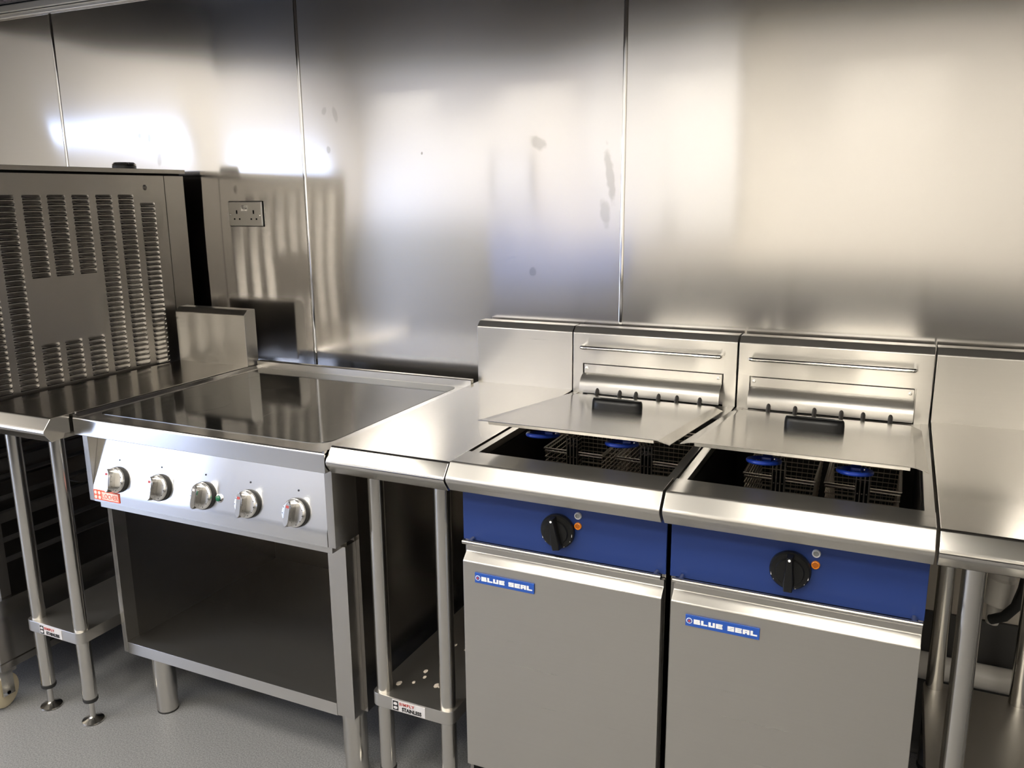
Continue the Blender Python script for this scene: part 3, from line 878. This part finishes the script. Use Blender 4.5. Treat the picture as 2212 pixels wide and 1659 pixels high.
# ------------------------------------------------------------------ fryer lids
def make_lid(x0, x1, yr, zr, yf, zf, dl, dr_, label):
    t = thing('tank_cover', label, 'cover', ((x0+x1)/2, yr, zr), 'steel fryer covers')
    d = Vector((0, yf-yr, zf-zr)); L = d.length; d.normalize(); n_ = Vector((0, -d.z, d.y)); n_ = n_ if n_.z > 0 else -n_
    def P(x, s, h): return Vector((x, yr, zr)) + d*s - Vector((0, 0, 0)) + n_*h
    # section across the lid (x, h): sloped side flanges
    sec = [(x0-.024, -dl), (x0-.003, -dl*.08), (x0+.004, 0), (x1-.004, 0), (x1+.003, -dr_*.08), (x1+.024, -dr_)]
    th = .0016
    sec2 = sec + [(x, h-th) for x, h in sec[::-1]]
    bm = bmesh.new()
    stations = [(0, 0), (L-.004, 0)]
    A = [bm.verts.new(P(x, 0, h)) for x, h in sec2]
    Bq = []
    for x, h in sec2:
        cut = -.012 if (x < x0-.02 or x > x1+.02) else 0
        Bq.append(bm.verts.new(P(x, L+cut, h)))
    n = len(sec2)
    bm.faces.new(A); bm.faces.new(Bq[::-1])
    for i in range(n): bm.faces.new((A[i], A[(i+1) % n], Bq[(i+1) % n], Bq[i]))
    pl = obj('cover_plate', bm, 'cover', t, smooth=15)
    # turned-down front edge
    bm = bmesh.new()
    for i, (x, s, h) in enumerate(()): pass
    q = [P(x, s, h) for x in (x0+.006, x1-.006) for s, h in ((L-.002, 0), (L+.0005, -.0018), (L-.003, -.008), (L-.005, -.008))]
    v = [bm.verts.new(p) for p in q]
    for i in range(4): bm.faces.new((v[i], v[(i+1) % 4], v[4+(i+1) % 4], v[4+i]))
    bm.faces.new(v[:4]); bm.faces.new(v[4:][::-1])
    obj('front_edge', bm, 'steel', pl)
    # black moulded handle
    xc = (x0+x1)/2; sc = L*.40
    bm = bmesh.new()
    W2, D2 = .062, .019
    def ring(wx, dx, h, N=36):
        out = []
        for i in range(N):
            a = 2*math.pi*i/N
            ca, sa = math.cos(a), math.sin(a)
            px = math.copysign(abs(ca)**.6, ca)*wx; py = math.copysign(abs(sa)**.8, sa)*dx
            out.append(bm.verts.new(P(xc+px, sc+py, h)))
        return out
    rs = [ring(W2, D2, 0), ring(W2, D2, .013), ring(W2*.985, D2*.9, .021), ring(W2*.95, D2*.62, .0255),
          ring(W2*.70, D2*.50, .0255), ring(W2*.66, D2*.44, .016), ring(W2*.6, D2*.36, .013)]
    for A_, C_ in zip(rs, rs[1:]):
        for i in range(36): bm.faces.new((A_[i], A_[(i+1) % 36], C_[(i+1) % 36], C_[i]))
    bm.faces.new(rs[-1])
    obj('handle', bm, 'black', t, smooth=50)
    return t
make_lid(.038, .409, -.150, .921, -.697, .982, .003, .009, 'tilted steel cover with black handle on the left fryer')
make_lid(.476, .862, -.150, .920, -.694, .985, .007, .009, 'tilted steel cover with black handle on the right fryer')

# ------------------------------------------------------------------ louvred oven on a wheeled stand
OX = -1.432
t = thing('convection_oven', 'grey steel oven with rows of louvres in its side, on a wheeled stand', 'oven', (OX-.40, -.45, 0))
OF, OB = -.86, -.040
obj('body', B(OX-.80, OX-.004, OF, OB, .86, 1.522), 'steel_y', t)
obj('lid_slab', B(OX-.81, OX+.004, OF-.01, OB+.008, 1.529, 1.5425, bev=.001), 'steel_y', t)
obj('lid_gap', B(OX-.79, OX-.006, OF+.01, OB-.01, 1.522, 1.529), 'gap', t)
side = obj('side_panel', B(OX-.004, OX, OF, -.124, .86, 1.522, bev=.0008), 'steel_y', t)
obj('rear_strip', B(OX-.004, OX+.0005, -.122, OB, .86, 1.522, bev=.0008), 'steel_y', t)
bm = bmesh.new(); lathe(bm, [(0, .003), (.004, .004), (.0075, .002), (.009, 0), (0, 0)], (OX, -.204, 1.484), (1, 0, 0), seg=18)
obj('screw', bm, 'dark_panel', side)
# one louvre: a hood pressed out of the sheet, open below
def louvre_mesh():
    bm = bmesh.new(); w = .030; h = .0105
    N = 10
    rows = []
    # stations from the top root to the lip; each is (dz, out, half width)
    for dz, out, hw in ((0, .0002, w*.92), (-.0025, .0010, w*.97), (-.0055, .0025, w), (-.0078, .0036, w), (-.0086, .0052, w), (-.0096, .0060, w), (-.0106, .0056, w*.99), (-.0112, .0042, w*.98), (-.0112, .0010, w*.96)):
        row = []
        for i in range(N+1):
            u = -1 + 2*i/N
            e = (1 - abs(u)**6)
            row.append(bm.verts.new((.0003 + max(0, out*e), u*hw, dz*(1 - .16*abs(u)**5))))
        rows.append(row)
    for a, b2 in zip(rows, rows[1:]):
        for i in range(N): bm.faces.new((a[i], a[i+1], b2[i+1], b2[i]))
    me = mesh_from(bm, 'louvre', 60)
    me.materials.append(M['steel_y'])
    # dark opening below the lip
    bm = bmesh.new(); box(bm, .0001, .0005, -w*.93, w*.93, -.0132, -.0098)
    m2 = mesh_from(bm, 'louvre_slot'); m2.materials.append(M['gap'])
    return me, m2
lm, lslot = louvre_mesh()
pitch = .0157
cols_y = [-.719, -.6045, -.5275, -.447, -.3645, -.283, -.200]
slots_bm = bmesh.new()
col_centers = [-.801, -.719, -.6045+.0, -.5275, -.447, -.3645, -.283, -.200]
col_centers = [-.766, -.686-.0, -.6045, -.5275, -.447, -.3645, -.283, -.200]
for ci, cy in enumerate(col_centers[1:] if False else col_centers):
    top = 1.462 if ci < 7 else 1.436
    nrow = 35 if ci < 7 else 34
    for k in range(nrow):
        z = top - k*pitch
        if ci in (2, 3, 4) and 1.040 < z < 1.232: continue
        o = bpy.data.objects.new('louvre', lm); col.objects.link(o); o.parent = side
        o.location = (OX, cy, z)
        box(slots_bm, OX+.0001, OX+.0005, cy-.0275, cy+.0275, z-.0135, z-.0100)
obj('louvre_slots', slots_bm, 'gap', side)['kind'] = 'stuff'
bm = bmesh.new(); lathe(bm, [(0, 0), (.036, 0), (.036, .010), (0, .010)], (OX-.05, -.232, 1.5425), (0, 0, 1)); 
vc = obj('vent_cap', bm, 'black', t)
bm = bmesh.new(); lathe(bm, [(0, .010), (.034, .010), (.036, .014), (.030, .020), (0, .021)], (OX-.05, -.232, 1.5425), (0, 0, 1))
obj('cap_top', bm, 'chrome', vc)
dr = obj('door', B(OX-.78, OX-.02, OF-.035, OF-.001, .90, 1.49, bev=.004), 'steel', t)
bm = bmesh.new(); tube(bm, [(OX-.10, OF-.035, 1.40), (OX-.10, OF-.075, 1.39), (OX-.10, OF-.075, 1.02), (OX-.10, OF-.035, 1.01)], .010)
obj('handle', bm, 'black', dr)
# stand
SX0, SX1 = OX-.79, OX-.012
for x in (SX0, SX1-.03):
    for y in (OF+.01, OB-.05):
        obj('post', B(x, x+.03, y, y+.03, .33, .86), 'dark_panel', t)
obj('base_box', B(SX0, OX+.002, OF-.03, OB-.01, .150, .337, bev=.002), 'steel_y', t)
obj('base_rail', B(SX0-.004, OX+.006, OF-.034, OB-.006, .128, .150, bev=.002), 'steel_y', t)
for k in range(7):
    z = .42 + k*.062
    for x0, x1 in ((SX1-.06, SX1-.031), (SX0+.031, SX0+.06)):
        obj('tray_runner', B(x0, x1, OF+.02, OB-.03, z, z+.004), 'dark_panel', t)
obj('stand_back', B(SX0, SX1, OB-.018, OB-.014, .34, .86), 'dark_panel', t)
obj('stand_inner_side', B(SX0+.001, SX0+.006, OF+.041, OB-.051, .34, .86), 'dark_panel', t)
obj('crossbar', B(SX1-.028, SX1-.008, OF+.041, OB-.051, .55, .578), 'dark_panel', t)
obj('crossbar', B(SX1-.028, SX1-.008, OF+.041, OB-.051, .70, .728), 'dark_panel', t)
for x in (SX0+.05, OX-.035):
    for y in (OF-.012, OB-.08):
        bm = bmesh.new(); lathe(bm, [(0, -.014), (.040, -.014), (.050, -.010), (.052, 0), (.050, .010), (.040, .014), (0, .014)], (x, y, .052), (1, .25, 0), seg=32)
        cs = obj('castor', bm, 'castor', t)
        bm = bmesh.new()
        box(bm, x-.028, x-.022, y-.018, y+.018, .045, .112); box(bm, x+.022, x+.028, y-.018, y+.018, .045, .112); box(bm, x-.030, x+.030, y-.030, y+.030, .112, .128)
        cyl(bm, (x-.028, y, .052), (x+.028, y, .052), .006, seg=10)
        obj('castor_fork', bm, 'tube', cs)


# ------------------------------------------------------------------ wall socket
SXa, SXb, SZa, SZb = -1.2715, -1.1275, 1.3555, 1.4365
t = thing('wall_socket', 'brushed steel double wall socket beside the oven', 'socket', ((SXa+SXb)/2, -.002, SZa))
obj('socket_plate', B(SXa, SXb, -.0085, -.0015, SZa, SZb, bev=.003, seg=3), 'steel', t)
obj('back_edge', B(SXa-.0015, SXb+.0015, -.0025, -.0008, SZa-.0015, SZb+.0015), 'gap', t)
xm = (SXa+SXb)/2; zm = (SZa+SZb)/2
for k, x in enumerate((xm-.0135, xm-.0005)):
    bm = bmesh.new(); prism(bm, [(-.0085, zm+.008), (-.0125, zm+.009), (-.0105, zm+.017), (-.0115, zm+.028), (-.0085, zm+.029)], x, x+.0118)
    obj('rocker_switch', bm, 'chrome', t)
for cx in (xm-.036, xm+.036):
    for x, z, w, h in ((cx, zm+.006, .003, .006), (cx-.011, zm-.017, .0032, .0026), (cx+.011, zm-.017, .0032, .0026)):
        obj('pin_hole', B(x-w, x+w, -.0089, -.0080, z-h, z+h), 'gap', t)
for x in (SXa+.009, SXb-.009):
    bm = bmesh.new(); lathe(bm, [(0, .001), (.0034, .001), (.0034, -.001), (0, -.001)], (x, -.0085, zm-.003), (0, -1, 0), seg=14)
    obj('screw', bm, 'chrome', t)

# ------------------------------------------------------------------ pipework at the right
t = thing('waste_pipe', 'white plastic waste pipe along the wall under the right-hand bench', 'pipe', (1.2, -.042, .236))
bm = bmesh.new(); cyl(bm, (.912, -.042, .268), (1.75, -.042, .268), .031, seg=28)
obj('pipe_run', bm, 'pvc', t)
for x in (.93, 1.55):
    bm = bmesh.new(); cyl(bm, (x, -.042, .268), (x+.06, -.042, .268), .0345, seg=28)
    obj('pipe_collar', bm, 'pvc', t)
t = thing('hose_fitting', 'white plastic fitting with a black hose on the wall under the right-hand bench', 'fitting', (1.09, -.03, .43))
bm = bmesh.new(); lathe(bm, [(0, .0), (.014, 0), (.020, .05), (.032, .055), (.032, .12), (.026, .125), (.026, .20), (0, .20)], (1.085, -.05, .42), (.10, 0, 1), seg=24)
obj('fitting_body', bm, 'pvc', t)
bm = bmesh.new(); tube(bm, [(1.08, -.065, .435), (1.105, -.08, .455), (1.125, -.09, .49), (1.135, -.095, .54), (1.14, -.095, .60), (1.14, -.09, .68)], .012, seg=12)
obj('hose', bm, 'rubber', t)

for o in list(bpy.data.objects):
    if '_base' in o: del o['_base']
